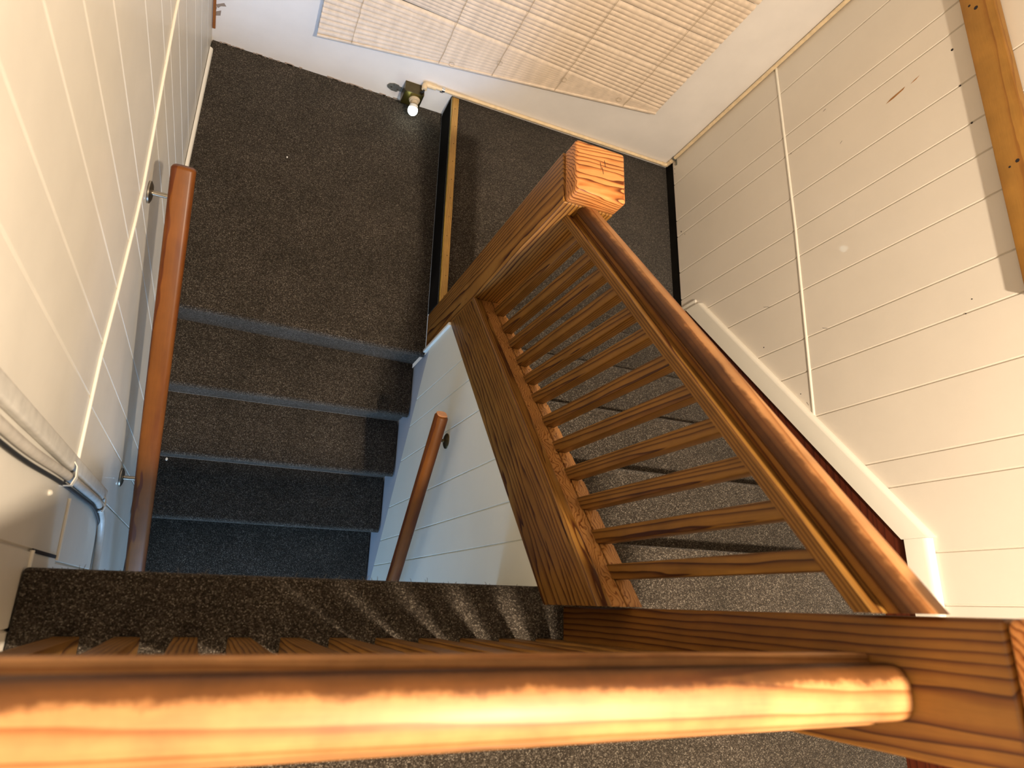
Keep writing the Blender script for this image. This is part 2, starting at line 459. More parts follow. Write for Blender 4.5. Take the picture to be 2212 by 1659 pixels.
# dusty carpet-edge crumbs where wall meets landing
bm = bmesh.new()
for i in range(46):
    x = 0.02 + random.random() ** 1.2 * 0.95; s = 0.002 + random.random() * 0.004
    addbox(bm, x, x + s * (2 + random.random() * 4), -0.004, -0.0002, 0.0002, s * 1.3)
finish(bm, 'plaster_dust', PLASTERDUST, wb)
tag(box('wall_front', -0.05, W + 0.05, YB - 0.06, YB, ZLOW, ZC, CREAM), kind='structure')
tag(box('ceiling', -0.05, W + 0.05, YB, 0.06, ZC, ZC + 0.05, GREYWALL), kind='structure')

# scuffs, nail holes on the right wall
bm = bmesh.new()
for (y, z, r) in [(-0.526, 1.614, .0042), (-0.669, 1.613, .003), (-0.818, 1.621, .0032), (-1.409, 1.491, .002), (-1.242, 0.70, .0025),
                  (-1.485, 0.857, .002), (-0.45, 0.236, .0035), (-0.035, 0.215, .002), (-0.06, 0.215, .002), (-0.09, 0.213, .002), (-0.478, 0.262, .002), (-1.372, 1.516, .002)]:
    disc_prism(bm, (W - 0.0006, y, z), (1, 0, 0), r, 0.001, 10)
finish(bm, 'nail_holes', HOLE, wr)
bm = bmesh.new()
for pts in ([(-0.551, 1.372), (-0.5435, 1.392), (-0.5365, 1.447), (-0.5425, 1.440), (-0.5498, 1.402)], [(-0.5415, 1.468), (-0.5365, 1.482), (-0.5335, 1.500), (-0.5392, 1.486)]):
    a = [bm.verts.new((W - 0.0006, p[0], p[1])) for p in pts]; b = [bm.verts.new((W + 0.0004, p[0], p[1])) for p in pts]
    n = len(pts)
    for i in range(n): bm.faces.new((a[i], a[(i + 1) % n], b[(i + 1) % n], b[i]))
    bm.faces.new(a); bm.faces.new(b[::-1])
finish(bm, 'brown_scratch', SCRATCH, wr)
bm = bmesh.new()
for (y, z, dy, dz) in [(-0.576, 1.179, 0.006, 0.010), (-1.075, 0.735, 0.012, -0.03), (-1.27, 1.0, -0.01, 0.02), (-0.39, 1.13, .003, .012), (-1.53, 0.883, 0.014, -0.008), (-0.47, 0.95, .003, .006)]:
    tube(bm, [(W, y - dy / 2, z - dz / 2), (W, y + dy / 2, z + dz / 2)], 0.0007, 5)
finish(bm, 'scuff_mark', HOLE, wr)

# ------------------------------------------------------------------ floors and stairs
ZF0 = H - 0.24


def rounded_step(name, x0, x1, y_front, y_back, ztop, zbot, sgn, parent, xl=None, skew=0.0):
    """carpeted step; the nose points to sgn*(+Y)"""
    r = 0.016; ov = 0.022; th = 0.034
    prof = []
    for k in range(7):
        a = PI / 2 * k / 6
        prof.append((-(r - r * math.sin(a)), -(r - r * math.cos(a))))
    # prof: (distance behind the nose as negative, z below top)
    pts = [(-(abs(y_front - y_back)), 0.0)] + [(p[0], p[1]) for p in prof]
    pts += [(0.0, -th + 0.006), (-0.006, -th), (-ov, -th - 0.002), (-ov, zbot - ztop), (-(abs(y_front - y_back)), zbot - ztop)]
    bm = bmesh.new()

    def V(x, p, sk):
        return (x, y_front + sgn * p[0] + (sk if p[0] > -0.1 else 0), ztop + p[1])
    a = [bm.verts.new(V(x0, p, skew)) for p in pts]; b = [bm.verts.new(V(x1, p, -skew)) for p in pts]
    n = len(pts)
    for i in range(n): bm.faces.new((a[i], a[(i + 1) % n], b[(i + 1) % n], b[i]))
    bm.faces.new(a[::-1]); bm.faces.new(b)
    return finish(bm, name, CARPET, parent, smooth=True)


# landing slabs
f1 = rounded_step('floor', 0.002, 1.034, -1.2475, -0.0, 0.0, -RH, -1, None, skew=0.014)
tag(f1, kind='structure')
f2 = poly_prism('floor', [(1.036, -0.0), (W + 0.02, -0.0), (W + 0.02, -1.10), (1.194, -1.10), (1.194, -1.072), (1.036, -1.072)], 0.0005, 0.138, CARPET, axis='z', bevel=0.004)
tag(f2, kind='structure')
# upper floor: strip behind the guard rail and the head of the stairs, one slab
bm = bmesh.new()
r = 0.014
outline = [(0.010, -2.222), (1.126, -2.222), (1.126, -2.262), (1.152, -2.262), (1.152, -2.107), (W - 0.001, -2.107), (W - 0.001, YB), (0.002, YB), (0.002, -2.222)]
a = [bm.verts.new((p[0], p[1], ZF0)) for p in outline]; b = [bm.verts.new((p[0], p[1], H)) for p in outline]
n = len(outline)
for i in range(n): bm.faces.new((a[i], a[(i + 1) % n], b[(i + 1) % n], b[i]))
bm.faces.new(a[::-1]); bm.faces.new(b)
f3 = finish(bm, 'floor', CARPET, None, bevel=0.012, bseg=4, smooth=True); tag(f3, kind='structure')
# frayed carpet hairs along the cut edge
bm = bmesh.new()
for i in range(55):
    x = 0.015 + random.random() * 1.1; L0 = 0.003 + random.random() ** 3 * 0.010
    a0 = random.uniform(-0.9, 0.9)
    p0 = Vector((x, -2.2225, H - 0.006 - random.random() * 0.01)); p1 = p0 + Vector((math.sin(a0) * L0 * .5, L0 * .75, L0 * random.uniform(-.2, .5)))
    p2 = p1 + Vector((math.sin(a0) * L0 * .5, L0 * .15, L0 * random.uniform(-.6, .3)))
    tube(bm, [p0, p1, p2], [0.0006, 0.0005, 0.0002], 4)
fz = finish(bm, 'carpet_fringe', FUZZ, f3); fz['kind'] = 'stuff'
# lower hall floor and ceiling under the upper floor is the slab itself
tag(box('floor', 0.0, W, YB, -2.55, ZLOW, ZLOW + 0.03, CARPET), kind='structure')

G1 = 0.2366
lower = empty('lower_stair_flight', (0.52, -2.0, ZLOW), 'dark carpeted flight going down on the left between the left wall and the pale partition', 'stairs')
for k in range(1, 7):
    y = -1.248 - G1 * k
    rounded_step('carpeted_step', 0.002, 1.034, y, y + G1 + (0.050 if k == 1 else 0.0215), -RH * k, -RH * k - RH + 0.0005, -1, lower)
G2 = 0.2475
upper = empty('upper_stair_flight', (1.7, -1.6, 0.138), 'grey-brown carpeted flight rising on the right beside the brown skirting board', 'stairs')
for k in range(1, 5):
    y = -2.107 + G2 * (5 - k)
    z = 0.138 + RH * k
    rounded_step('carpeted_step', 1.152 if k > 1 else 1.195, W - 0.012, y, y - G2 - 0.0215, z, z - RH + 0.0005, 1, upper)

# nosing strip on the edge of the raised landing, with its brass edge
ns = empty('landing_nosing', (1.05, -0.55, 0.138), 'narrow yellow wood nosing strip along the raised landing edge', 'stair nosing')
box('wood_lath', 1.040, 1.070, -1.070, -0.016, 0.1385, 0.150, LATH, ns, grain='y', bevel=0.0015)
box('riser_board', 1.0345, 1.0355, -1.070, -0.016, 0.001, 0.129, BLACK, ns)
box('brass_edge', 1.0365, 1.0395, -1.070, -0.016, 0.130, 0.150, plain('dull_brass', (0.55, 0.40, 0.10), 0.3, 1.0), ns, grain='y', bevel=0.001)
for i in range(11):
    bm = bmesh.new(); disc_prism(bm, (1.056 + random.uniform(-.004, .004), -0.08 - i * 0.096, 0.1502), (0, 0, 1), 0.0018, 0.0004, 8)
    finish(bm, 'nail_head', HOLE, ns)

# ------------------------------------------------------------------ partition wall beneath the upper flight
Yst, Yen = -1.250, -2.222
zbp = lambda y: 0.046 + 0.795 * (y + 1.271)
ztp = lambda y: 0.3345 - 0.795 * (y + 1.25)
gt = [-1.438, -1.54, -1.675, -1.861, -2.0, -2.108]
wp = panel_wall('wall_partition', 1.035, 0.03, gt, [Yst, Yen], lambda y: max(zbp(y), ZLOW), ztp, SAGE, g=0.003, depth=0.004); tag(wp, kind='structure')
wp2 = panel_wall('wall_partition', 1.036, 0.03, [-2.3, -2.5, -2.7, -2.9], [Yen - 0.0005, -3.2], lambda y: max(zbp(y), ZLOW), lambda y: ZF0 - 0.001, SAGE, g=0.003, depth=0.004); tag(wp2, kind='structure')
tag(poly_prism('trim_5', [(-1.25, 0.0), (-1.25, -0.01), (-1.2705, -0.01), (-3.2, zbp(-3.2) + 0.0), (-3.2, ZLOW), (-1.25, ZLOW)][0:0] or
    [(-1.25, 0.055), (-3.15, zbp(-3.15) - 0.005), (-3.15, ZLOW), (-1.25, ZLOW)], 1.041, 1.06, BASEBLUE, axis='x'), kind='structure')
# white end strip of the panelling beside the near newel
tag(box('trim_6', 1.024, 1.040, -1.2495, -1.236, 0.0, 0.335, WHITE, grain='z', bevel=0.003), kind='structure')

# ------------------------------------------------------------------ skirting of the right wall
zb_s = lambda y: 0.287 + 0.81 * (-0.935 - y)
zt_s = lambda y: zb_s(y) + 0.130
bm_pts = [(-0.880, 0.138), (-0.880, 0.30), (-0.93, zb_s(-0.93)), (-2.047, zb_s(-2.047)), (-2.10, 1.198), (-2.56, 1.198), (-2.565, 1.30), (-4.2, 1.30), (-4.2, H), (-2.107, H), (-2.107, 0.9), (-1.2, 0.138)]
tag(poly_prism('trim_7', bm_pts, W - 0.010, W - 0.0005, SKIRT, axis='x', grain='y'), kind='structure')
cap = empty('trim_8', (W, -1.5, 0.75)); tag(cap, kind='structure')


def cap_piece(name, p0, p1, h):
    hh = h
    sec = [(0, 0), (-0.022, 0), (-0.022, hh - 0.020), (-0.020, hh - 0.010), (-0.014, hh - 0.003), (-0.006, hh), (0, hh)]
    return swept(name, sec, p0, p1, WHITE, cap, smooth=True)


cap_piece('sloping_cap', (W - 0.0005, -0.900, zb_s(-0.900)), (W - 0.0005, -2.047, zb_s(-2.047)), 0.100)
cap_piece('level_cap', (W - 0.0005, -2.0475, 1.196), (W - 0.0005, -2.56, 1.196), 0.078)
box('end_block', W - 0.012, W - 0.0005, -0.895, -0.866, 0.138, 0.318, WHITE, cap, grain='z', bevel=0.002)

# ------------------------------------------------------------------ stringer with cap (curb)
strg = empty('stair_stringer', (1.06, -1.75, 0.7), 'broad slanting pine stringer board with a curly-grained cap beneath the balusters', 'stringer')
y0, y1 = -1.2355, -2.264
zl = lambda y: 0.336 - 0.795 * (y + 1.25)       # lower edge
zu = lambda y: 0.578 - 0.788 * (y + 1.25)       # upper edge of the face
swept('face_board', [(0, 0), (0, 0.250), (0.030, 0.250), (0.030, 0)], (1.033, y0, zl(y0)), (1.033, y1, zl(y1)), PINE_BOARD, strg, bevel=0.003)
swept('bead', [(-0.004, -0.004), (-0.005, 0.006), (-0.001, 0.013), (0.010, 0.014), (0.018, 0.0), (0.018, -0.004)], (1.035, y0, zu(y0)), (1.035, y1, zu(y1)), PINE, strg, smooth=True)
swept('cap_board', [(0.0185, -0.022), (0.0185, 0.004), (0.068, 0.004), (0.074, -0.004), (0.108, -0.006), (0.116, -0.012), (0.116, -0.035), (0.030, -0.035), (0.030, -0.022)],
      (1.035, y0, zu(y0)), (1.035, y1, zu(y1)), PINE_CURL, strg, smooth=True)

# ------------------------------------------------------------------ newel posts
n1 = empty('newel_post', (1.113, -1.154, 0), 'square pine newel post with rounded orange top standing between the two landings', 'newel post', 'newel posts of the staircase')
box('post', 1.035, 1.192, -1.2345, -1.074, 0.0005, 1.235, PINE_POST, n1, grain='z', bevel=0.004, bseg=3)
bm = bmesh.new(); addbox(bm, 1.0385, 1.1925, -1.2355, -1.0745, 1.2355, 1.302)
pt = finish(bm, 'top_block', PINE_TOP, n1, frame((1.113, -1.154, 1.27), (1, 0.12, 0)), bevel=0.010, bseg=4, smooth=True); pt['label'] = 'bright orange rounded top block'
bm = bmesh.new()
for (x, y) in ((1.112, -1.128), (1.125, -1.118), (1.118, -1.142)):
    tube(bm, [(x, y, 1.3022), (x + .003, y - .02, 1.3022)], 0.0009, 5)
finish(bm, 'check_cracks', HOLE, n1)

n2 = empty('newel_post', (1.192, -2.35, H), 'dark red-brown newel post close to the camera at the bottom right', 'newel post', 'newel posts of the staircase')
box('post', 1.114, 1.272, -2.431, -2.2665, H + 0.0005, 2.107, PINE_DARK, n2, grain='z', bevel=0.005, bseg=3)
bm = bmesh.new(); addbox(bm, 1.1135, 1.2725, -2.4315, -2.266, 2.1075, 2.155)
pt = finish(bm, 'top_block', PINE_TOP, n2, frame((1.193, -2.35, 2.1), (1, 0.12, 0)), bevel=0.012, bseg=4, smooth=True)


# ------------------------------------------------------------------ balustrades
def grip_section(cx, w, z0, h, n=14):
    """rounded grip: flat bottom, domed top"""
    pts = [(cx - w * 0.36, z0), (cx - w / 2, z0 + h * 0.22)]
    for k in range(n + 1):
        a = PI - PI * k / n
        pts.append((cx + w / 2 * math.copysign(abs(math.cos(a)) ** 0.75, math.cos(a)), z0 + h * 0.42 + h * 0.58 * math.sin(a) ** 0.8))
    pts += [(cx + w / 2, z0 + h * 0.22), (cx + w * 0.36, z0)]
    return pts[::-1]


hr = lambda y: 1.155 - 0.7715 * (y + 1.238)     # underside of the sloping plate
bal1 = empty('stair_balustrade', (1.115, -1.75, 0.95), 'slanting pine balustrade of twelve square balusters between the two newel posts', 'balustrade')
ya, yb = -1.2365, -2.2638
plate_sec = [(-0.043, 0.004), (-0.043, 0.031), (-0.040, 0.035), (-0.012, 0.033), (0.012, 0.033), (0.040, 0.035), (0.043, 0.031), (0.043, 0.004), (0.038, 0.0), (-0.038, 0.0)]
swept('rail_plate', plate_sec, (1.115, ya, hr(ya)), (1.115, yb, hr(yb)), PINE, bal1, smooth=True)
swept('rail_neck', [(-0.018, 0.0332), (-0.018, 0.052), (0.018, 0.052), (0.018, 0.0332)], (1.115, ya, hr(ya)), (1.115, yb, hr(yb)), PINE_DARK, bal1)
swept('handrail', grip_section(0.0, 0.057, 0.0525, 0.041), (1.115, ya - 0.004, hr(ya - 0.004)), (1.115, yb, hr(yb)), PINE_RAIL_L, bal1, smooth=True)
blx = 1.1145; bw = 0.016
ybs = [-1.312, -1.404, -1.480, -1.560, -1.638, -1.712, -1.798, -1.882, -1.965, -2.047, -2.130, -2.209]
for i, yc in enumerate(ybs):
    yn = yc + 0.016       # centre
    bm = bmesh.new()
    zlow = lambda y: zu(y) - 0.006 if False else zu(y) + 0.004
    pts = []
    for zz_, off in ((zlow, 0.0005), (hr, -0.0005)):
        for (dx, dy) in ((-bw, -bw), (bw, -bw), (bw, bw), (-bw, bw)):
            zz = zz_(yn + dy) + off
            if zz_ is zlow: zz = (zu(yn + dy) - 0.003 if dx > 0 else zu(yn + dy) + 0.0035)
            pts.append((blx + dx, yn + dy, zz))
    hexa(bm, pts)
    finish(bm, 'baluster', PINE, bal1, frame((blx, yn, zu(yn)), 'z'), bevel=0.0025, bseg=2, smooth=True)
# filler blocks on the cap between balusters
for a_, b_ in zip([-1.2365] + [y - 0.001 for y in ybs], [y + 0.033 for y in ybs] + [-2.2635]):
    if a_ - b_ < 0.005: continue
    swept('cap_fillet', [(0.072, 0.0), (0.072, 0.006), (0.108, 0.0035), (0.113, -0.004), (0.108, -0.0055), (0.0735, -0.0035)], (1.035, a_, zu(a_)), (1.035, b_, zu(b_)), PINE_CURL, strg)

bal2 = empty('guard_balustrade', (0.55, -2.355, H), 'pine guard rail on the upper floor running across the foreground with balusters beneath', 'balustrade')
RY = -2.357
pz = 1.895
ps2 = [(-0.043, 0.004), (-0.043, 0.031), (-0.040, 0.035), (0.040, 0.035), (0.043, 0.031), (0.043, 0.004), (0.038, 0.0), (-0.038, 0.0)]
swept('rail_plate', [(-a, b) for a, b in ps2], (0.002, RY, pz), (1.1125, RY, pz), PINE_RAIL, bal2, side=(0, -1, 0), smooth=True)
swept('rail_neck', [(-0.018, 0.0352), (-0.018, 0.044), (0.018, 0.044), (0.018, 0.0352)], (0.002, RY, pz), (1.1125, RY, pz), PINE_DARK, bal2, side=(0, 1, 0))
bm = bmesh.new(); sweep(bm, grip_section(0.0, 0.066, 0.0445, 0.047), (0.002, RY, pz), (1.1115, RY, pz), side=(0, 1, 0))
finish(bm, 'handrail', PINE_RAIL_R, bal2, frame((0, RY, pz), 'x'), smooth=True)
xb = [0.092, 0.190, 0.289, 0.387, 0.486, 0.583, 0.680, 0.776, 0.872, 0.968, 1.062]
for i, x in enumerate(xb):
    bm = bmesh.new(); addbox(bm, x - 0.022, x + 0.022, -2.372, -2.340, H + 0.0005, pz - 0.0005)
    finish(bm, 'baluster', PINE, bal2, frame((x, -2.3565, H), 'z'), bevel=0.0025, smooth=True)


# ------------------------------------------------------------------ wall handrails
def wall_bracket(parent, base, tip, nrm, rr=0.030, arm=0.008, mat=NICKEL):
    g = empty('bracket', base); g.parent = parent; g.location = parent_inv(parent) @ Vector(base)
    bm = bmesh.new(); c = Vector(base); n = Vector(nrm)
    tube(bm, [c, c + n * 0.004, c + n * 0.009, c + n * 0.011], [rr, rr, rr * 0.7, rr * 0.3], 24)
    for s in (-1, 1): disc_prism(bm, c + n * 0.005 + Vector((0, s * rr * 0.55, 0)), n, 0.004, 0.003, 8)
    me = finish(bm, 'rose', mat, None, smooth=True)
    me.parent = g; me.matrix_local = parent_inv(g)
    bm = bmesh.new()
    mid = Vector((tip[0], base[1], base[2] + 0.0)); mid = c + n * ((Vector(tip) - c).dot(n))
    tube(bm, arc([c + n * 0.005, mid, Vector(tip)], 6, 0.02), arm, 12)
    me = finish(bm, 'arm', mat, None, smooth=True)
    me.parent = g; me.matrix_local = parent_inv(g)
    return g


hl = empty('wall_handrail', (0.09, -1.8, 0.25), 'long reddish-brown varnished handrail bracketed to the cream left wall', 'handrail', 'wall handrails of the lower flight')
sl = 0.91
rz = lambda y: 0.838 + sl * (y + 1.165)
pA = Vector((0.0905, -1.158, rz(-1.158) - 0.02)); pB = Vector((0.0905, -2.95, rz(-2.95) - 0.02))
d = (pB - pA).normalized(); upv = Vector((1, 0, 0)).cross(d).normalized(); upv = upv if upv.z > 0 else -upv


def rrect(w, h, r, n=4):
    out = []
    for (cx, cy, a0) in ((w / 2 - r, h / 2 - r, 0), (-w / 2 + r, h / 2 - r, PI / 2), (-w / 2 + r, -h / 2 + r, PI), (w / 2 - r, -h / 2 + r, 1.5 * PI)):
        for k in range(n + 1):
            a = a0 + PI / 2 * k / n; out.append((cx + r * math.cos(a), cy + r * math.sin(a)))
    return out


def railbar(name, pA, pB, upv, w, h, r, mat, parent, er=0.008):
    bm = bmesh.new(); dd = (pB - pA).normalized()
    rings = []
    for (t, s) in ((0, 1 - 2 * er / w), (er * 0.3, 1 - er / w * 0.9), (er, 1), ((pB - pA).length, 1)):
        c = pA + dd * t
        rings.append([bm.verts.new(c + Vector((1, 0, 0)) * p[0] * s + upv * p[1] * s) for p in rrect(w, h, r)])
    for A, B in zip(rings, rings[1:]):
        for k in range(len(A)): bm.faces.new((A[k], A[(k + 1) % len(A)], B[(k + 1) % len(A)], B[k]))
    bm.faces.new(rings[0][::-1]); bm.faces.new(rings[-1])
    return finish(bm, name, mat, parent, frame(pA, dd), smooth=True)


railbar('rail', pA, pB, upv, 0.062, 0.040, 0.014, MAHOG, hl)
for (yb_, zb_) in ((-1.175, 0.675), (-1.885, -0.02), (-2.7, -0.78)):
    wall_bracket(hl, (0.0, yb_, zb_), (0.0905, yb_ - 0.0, rz(yb_) - 0.052), (1, 0, 0), rr=0.032, arm=0.0075)

hr2 = empty('wall_handrail', (0.965, -1.9, 0.2), 'short round-edged handrail with worn pale end on the pale partition wall', 'handrail', 'wall handrails of the lower flight')
pA = Vector((0.9665, -1.655, 0.500)); pB = Vector((0.9665, -2.9, 0.500 - 0.915 * (2.9 - 1.655)))
d = (pB - pA).normalized(); upv2 = Vector((1, 0, 0)).cross(d).normalized(); upv2 = upv2 if upv2.z > 0 else -upv2
railbar('rail', pA, pB, upv2, 0.044, 0.052, 0.018, MAHOG, hr2, er=0.010)
bm = bmesh.new()
e0 = pA - d * 0.0016
vs = [bm.verts.new(e0 + Vector((1, 0, 0)) * p[0] + upv2 * p[1]) for p in rrect(0.030, 0.037, 0.011)]
vs2 = [bm.verts.new(pA + d * 0.0005 + Vector((1, 0, 0)) * p[0] + upv2 * p[1]) for p in rrect(0.036, 0.043, 0.013)]
for k in range(len(vs)): bm.faces.new((vs[k], vs[(k + 1) % len(vs)], vs2[(k + 1) % len(vs)], vs2[k]))
bm.faces.new(vs[::-1])
eg = finish(bm, 'end_grain', wood('pale_end_grain', (0.66, 0.34, 0.17), (0.60, 0.28, 0.13), (0.40, 0.16, 0.07), ring=0.005, warp=0.01), hr2); eg['label'] = 'pale worn end grain'
for (yb_, zb_) in ((-1.712, 0.360), (-2.5, -0.36)):
    wall_bracket(hr2, (1.035, yb_, zb_), (0.9665, yb_, 0.5 - 0.915 * (-1.655 - yb_) - 0.034), (-1, 0, 0), rr=0.028, arm=0.006, mat=BRONZE)

# ------------------------------------------------------------------ lumber rail on the right wall
bmn = empty('wall_plank', (2.236, -0.9, 1.71), 'knotty honey-coloured timber plank fixed high on the right cream wall', 'plank')
swept('board', rrect(0.038, 0.092, 0.004, 2), (2.2365, -0.02, 1.733), (2.2365, -1.432, 1.719), LUMBER, bmn, smooth=True)
bm = bmesh.new()
for (y, z, r) in ((-0.478, 1.724, .007), (-0.455, 1.708, .0045), (-1.043, 1.731, .0065), (-1.050, 1.709, .0038)):
    disc_prism(bm, (2.2178, y, z), (-1, 0, 0), r, 0.0006, 14, r * 0.8)
finish(bm, 'knots', HOLE, bmn)

# ------------------------------------------------------------------ window and blind
wn = box('window_1', 0.46, 1.88, -0.012, -0.0005, 0.56, 1.98, GLASS); tag(wn, kind='structure')
bl = empty('window_blind', (1.17, -0.04, 2.05), 'cream venetian blind hanging crookedly over the window, slats bunched at its lower right', 'window blind')
X0, X1 = 0.402, 1.932
box('headrail', X0, X1, -0.052, -0.0135, 2.035, 2.075, VINYL, bl, bevel=0.003)


def slat(name, zl_, zr_, w=0.0255, tilt=1.12, yo=-0.036, jitter=0.0, xa=X0, xb_=X1, nx=10, th=0.0006, curl=0.0028):
    bm = bmesh.new(); rows = []
    for i in range(nx + 1):
        s = i / nx; x = xa + (xb_ - xa) * s; zc = zl_ * (1 - s) + zr_ * s
        zc += -0.0012 * math.sin(PI * (s * 4 % 1)) + jitter * math.sin(s * 5)
        row = []
        for sd in (0, 1):
            for k in range(5):
                u = (k / 4 - 0.5) if sd == 0 else (0.5 - k / 4)
                a = u * w; bb = curl * (1 - 4 * u * u) + (th if sd else 0)
                # across direction: lower edge toward the room
                ca, sa = math.cos(tilt), math.sin(tilt)
                yv = yo - ca * (-a) * -1 - sa * bb
                zv = zc + sa * a + ca * bb
                row.append(bm.verts.new((x, yo + ca * a - sa * bb, zc + sa * a + ca * bb * -1 * -1)))
        rows.append(row)
    for A, B in zip(rows, rows[1:]):
        for k in range(10): bm.faces.new((A[k], A[(k + 1) % 10], B[(k + 1) % 10], B[k]))
    bm.faces.new(rows[0][::-1]); bm.faces.new(rows[-1])
    return finish(bm, name, VINYL, bl, frame(((xa + xb_) / 2, yo, (zl_ + zr_) / 2), 'x'), smooth=True)


zz = []
for k in range(11):
    zz.append((0.290 + 0.0280 * k, 0.506 + 0.0020 * k, 0))
z = 0.540; k = 0
while z < 2.03:
    zz.append((z + 0.070 * math.exp(-k / 6.0), z, 1 if k % 9 == 8 else 0)); z += 0.0225 + (0.008 if k % 9 == 8 else 0); k += 1
for i, (a_, b_, big) in enumerate(zz):
    slat('slat', a_, b_, tilt=(1.12 if i < 11 else (1.25 if big else 1.43)) + random.uniform(-.03, .03), jitter=random.uniform(-.0008, .0008), w=0.0255, curl=0.0042 if i < 11 else 0.0052)
bm = bmesh.new()
sweep(bm, rrect(0.022, 0.014, 0.004, 3), (X0, -0.036, 0.268), (X1, -0.036, 0.496), side=(0, 1, 0))
finish(bm, 'bottom_rail', VINYL, bl, frame((X0, -0.036, 0.268), 'x'), smooth=True)
for x in (0.54, 0.905, 1.14, 1.43, 1.763, 1.88)[:5]:
    s = (x - X0) / (X1 - X0); zb0 = 0.268 * (1 - s) + 0.496 * s
    pts = [(x, -0.050, zb0 + 0.006)]; q = zb0 + 0.02
    while q < 2.03:
        pts.append((x + random.uniform(-.0018, .0018) * (1 if q < 0.75 else .4), -0.0515 + random.uniform(-.0008, .0008), q)); q += 0.035
    pts.append((x, -0.050, 2.036))
    tubeo('ladder_cord', pts, 0.0009, CORD, bl, 6)
# loose loops where the cords slackened
for (x, z0_) in ((0.955, 0.372), (1.14, 0.47), (1.435, 0.505), (1.72, 0.508)):
    pts = []
    for k in range(13):
        a = 2 * PI * k / 12 * 0.9; pts.append((x + 0.012 * math.cos(a) + 0.004 * k / 12, -0.0535, z0_ + 0.012 * math.sin(a)))
    bm = bmesh.new(); tube(bm, pts, 0.0008, 5)
    finish(bm, 'cord_loop', CORD, bl, smooth=True)

# ------------------------------------------------------------------ conduit
cn = empty('wall_conduit', (0.90, -0.012, 0.165), 'ivory plastic conduit running low along the back wall then up the right corner', 'conduit')
CZ = 0.1665
tubeo('pipe', arc([(0.925, -0.0115, CZ), (W - 0.012, -0.0115, CZ + 0.002), (W - 0.012, -0.0115, ZC - 0.002)], 6, 0.022), 0.0085, IVORY, cn, 16)
bm = bmesh.new(); tube(bm, arc([(0.950, -0.0125, CZ), (0.897, -0.0125, CZ), (0.897, -0.040, CZ - 0.004)], 7, 0.02), [0.0125] * 10, 16)
finish(bm, 'elbow', IVORY, cn, smooth=True)
bm = bmesh.new(); tube(bm, [(W - 0.045, -0.0115, CZ + 0.002), (W - 0.014, -0.0115, CZ + 0.003), (W - 0.012, -0.0115, CZ + 0.040)], 0.0108, 14)
finish(bm, 'corner_elbow', IVORY, cn, smooth=True)
for (x, z, ax, mt, nm) in ((0.985, CZ, 0, CHROME, 'bright clip'), (W - 0.012, 0.232, 2, GALV, 'dull grey clip')):
    bm = bmesh.new()
    if ax == 0:
        tube(bm, [(x - 0.007, -0.0115, z), (x + 0.007, -0.0115, z)], 0.0108, 14)
        addbox(bm, x - 0.007, x + 0.007, -0.003, -0.0003, z - 0.030, z - 0.008)
    else:
        tube(bm, [(x, -0.0115, z - 0.006), (x, -0.0115, z + 0.006)], 0.0108, 14)
        addbox(bm, W - 0.0035, W - 0.0003, -0.048, -0.016, z - 0.006, z + 0.006)
    c_ = finish(bm, 'pipe_clip', mt, cn, smooth=True); c_['label'] = nm

# ------------------------------------------------------------------ lamp on the back wall
lp = empty('landing_lamp', (0.86, -0.03, 0.10), 'small metal wall box with a glowing white bulb low on the back wall', 'lamp')
zc = 0.092
bx0, bx1, bz0, bz1 = 0.815, 0.905, 0.048, 0.138
bm = bmesh.new()
addbox(bm, bx0, bx1, -0.004, -0.0005, bz0, bz1)
addbox(bm, bx0, bx0 + 0.003, -0.055, -0.0045, bz0, bz1); addbox(bm, bx1 - 0.003, bx1, -0.055, -0.0045, bz0, bz1)
addbox(bm, bx0 + 0.0032, bx1 - 0.0032, -0.055, -0.0045, bz0, bz0 + 0.003); addbox(bm, bx0 + 0.0032, bx1 - 0.0032, -0.055, -0.0045, bz1 - 0.003, bz1)
finish(bm, 'metal_box', BRONZE, lp)
bm = bmesh.new(); addbox(bm, bx0 + 0.004, bx1 - 0.004, -0.0545, -0.050, bz0 + 0.004, bz1 - 0.004)
finish(bm, 'cover_plate', plain('olive_brass_plate', (0.20, 0.15, 0.04), 0.3, 1.0), lp)
bm = bmesh.new(); disc_prism(bm, (0.872, -0.055, 0.094), (0, -1, 0), 0.026, 0.010, 24, 0.022)
disc_prism(bm, (0.872, -0.065, 0.094), (0, -1, -0.1), 0.018, 0.014, 20, 0.0165)
finish(bm, 'socket', PORCELAIN, lp, smooth=True)
bd = Vector((-0.06, -1, -0.30)).normalized(); b0 = Vector((0.872, -0.079, 0.092))
bm = bmesh.new(); tube(bm, [b0, b0 + bd * 0.004, b0 + bd * 0.014, b0 + bd * 0.018], [0.014, 0.0195, 0.0205, 0.021], 24)
finish(bm, 'bulb_collar', BULBNECK, lp, smooth=True)
bm = bmesh.new(); prof = []
for k in range(9):
    a = PI / 2 * k / 8; prof.append((0.0185 + 0.010 + 0.024 * math.sin(a), max(0.0003, 0.0225 * math.cos(a))))
tube(bm, [b0 + bd * 0.0185] + [b0 + bd * p[0] for p in prof], [0.0212] + [p[1] for p in prof], 24)
bb_ = finish(bm, 'bulb', BULB, lp, smooth=True); bb_['label'] = 'glowing white bulb'
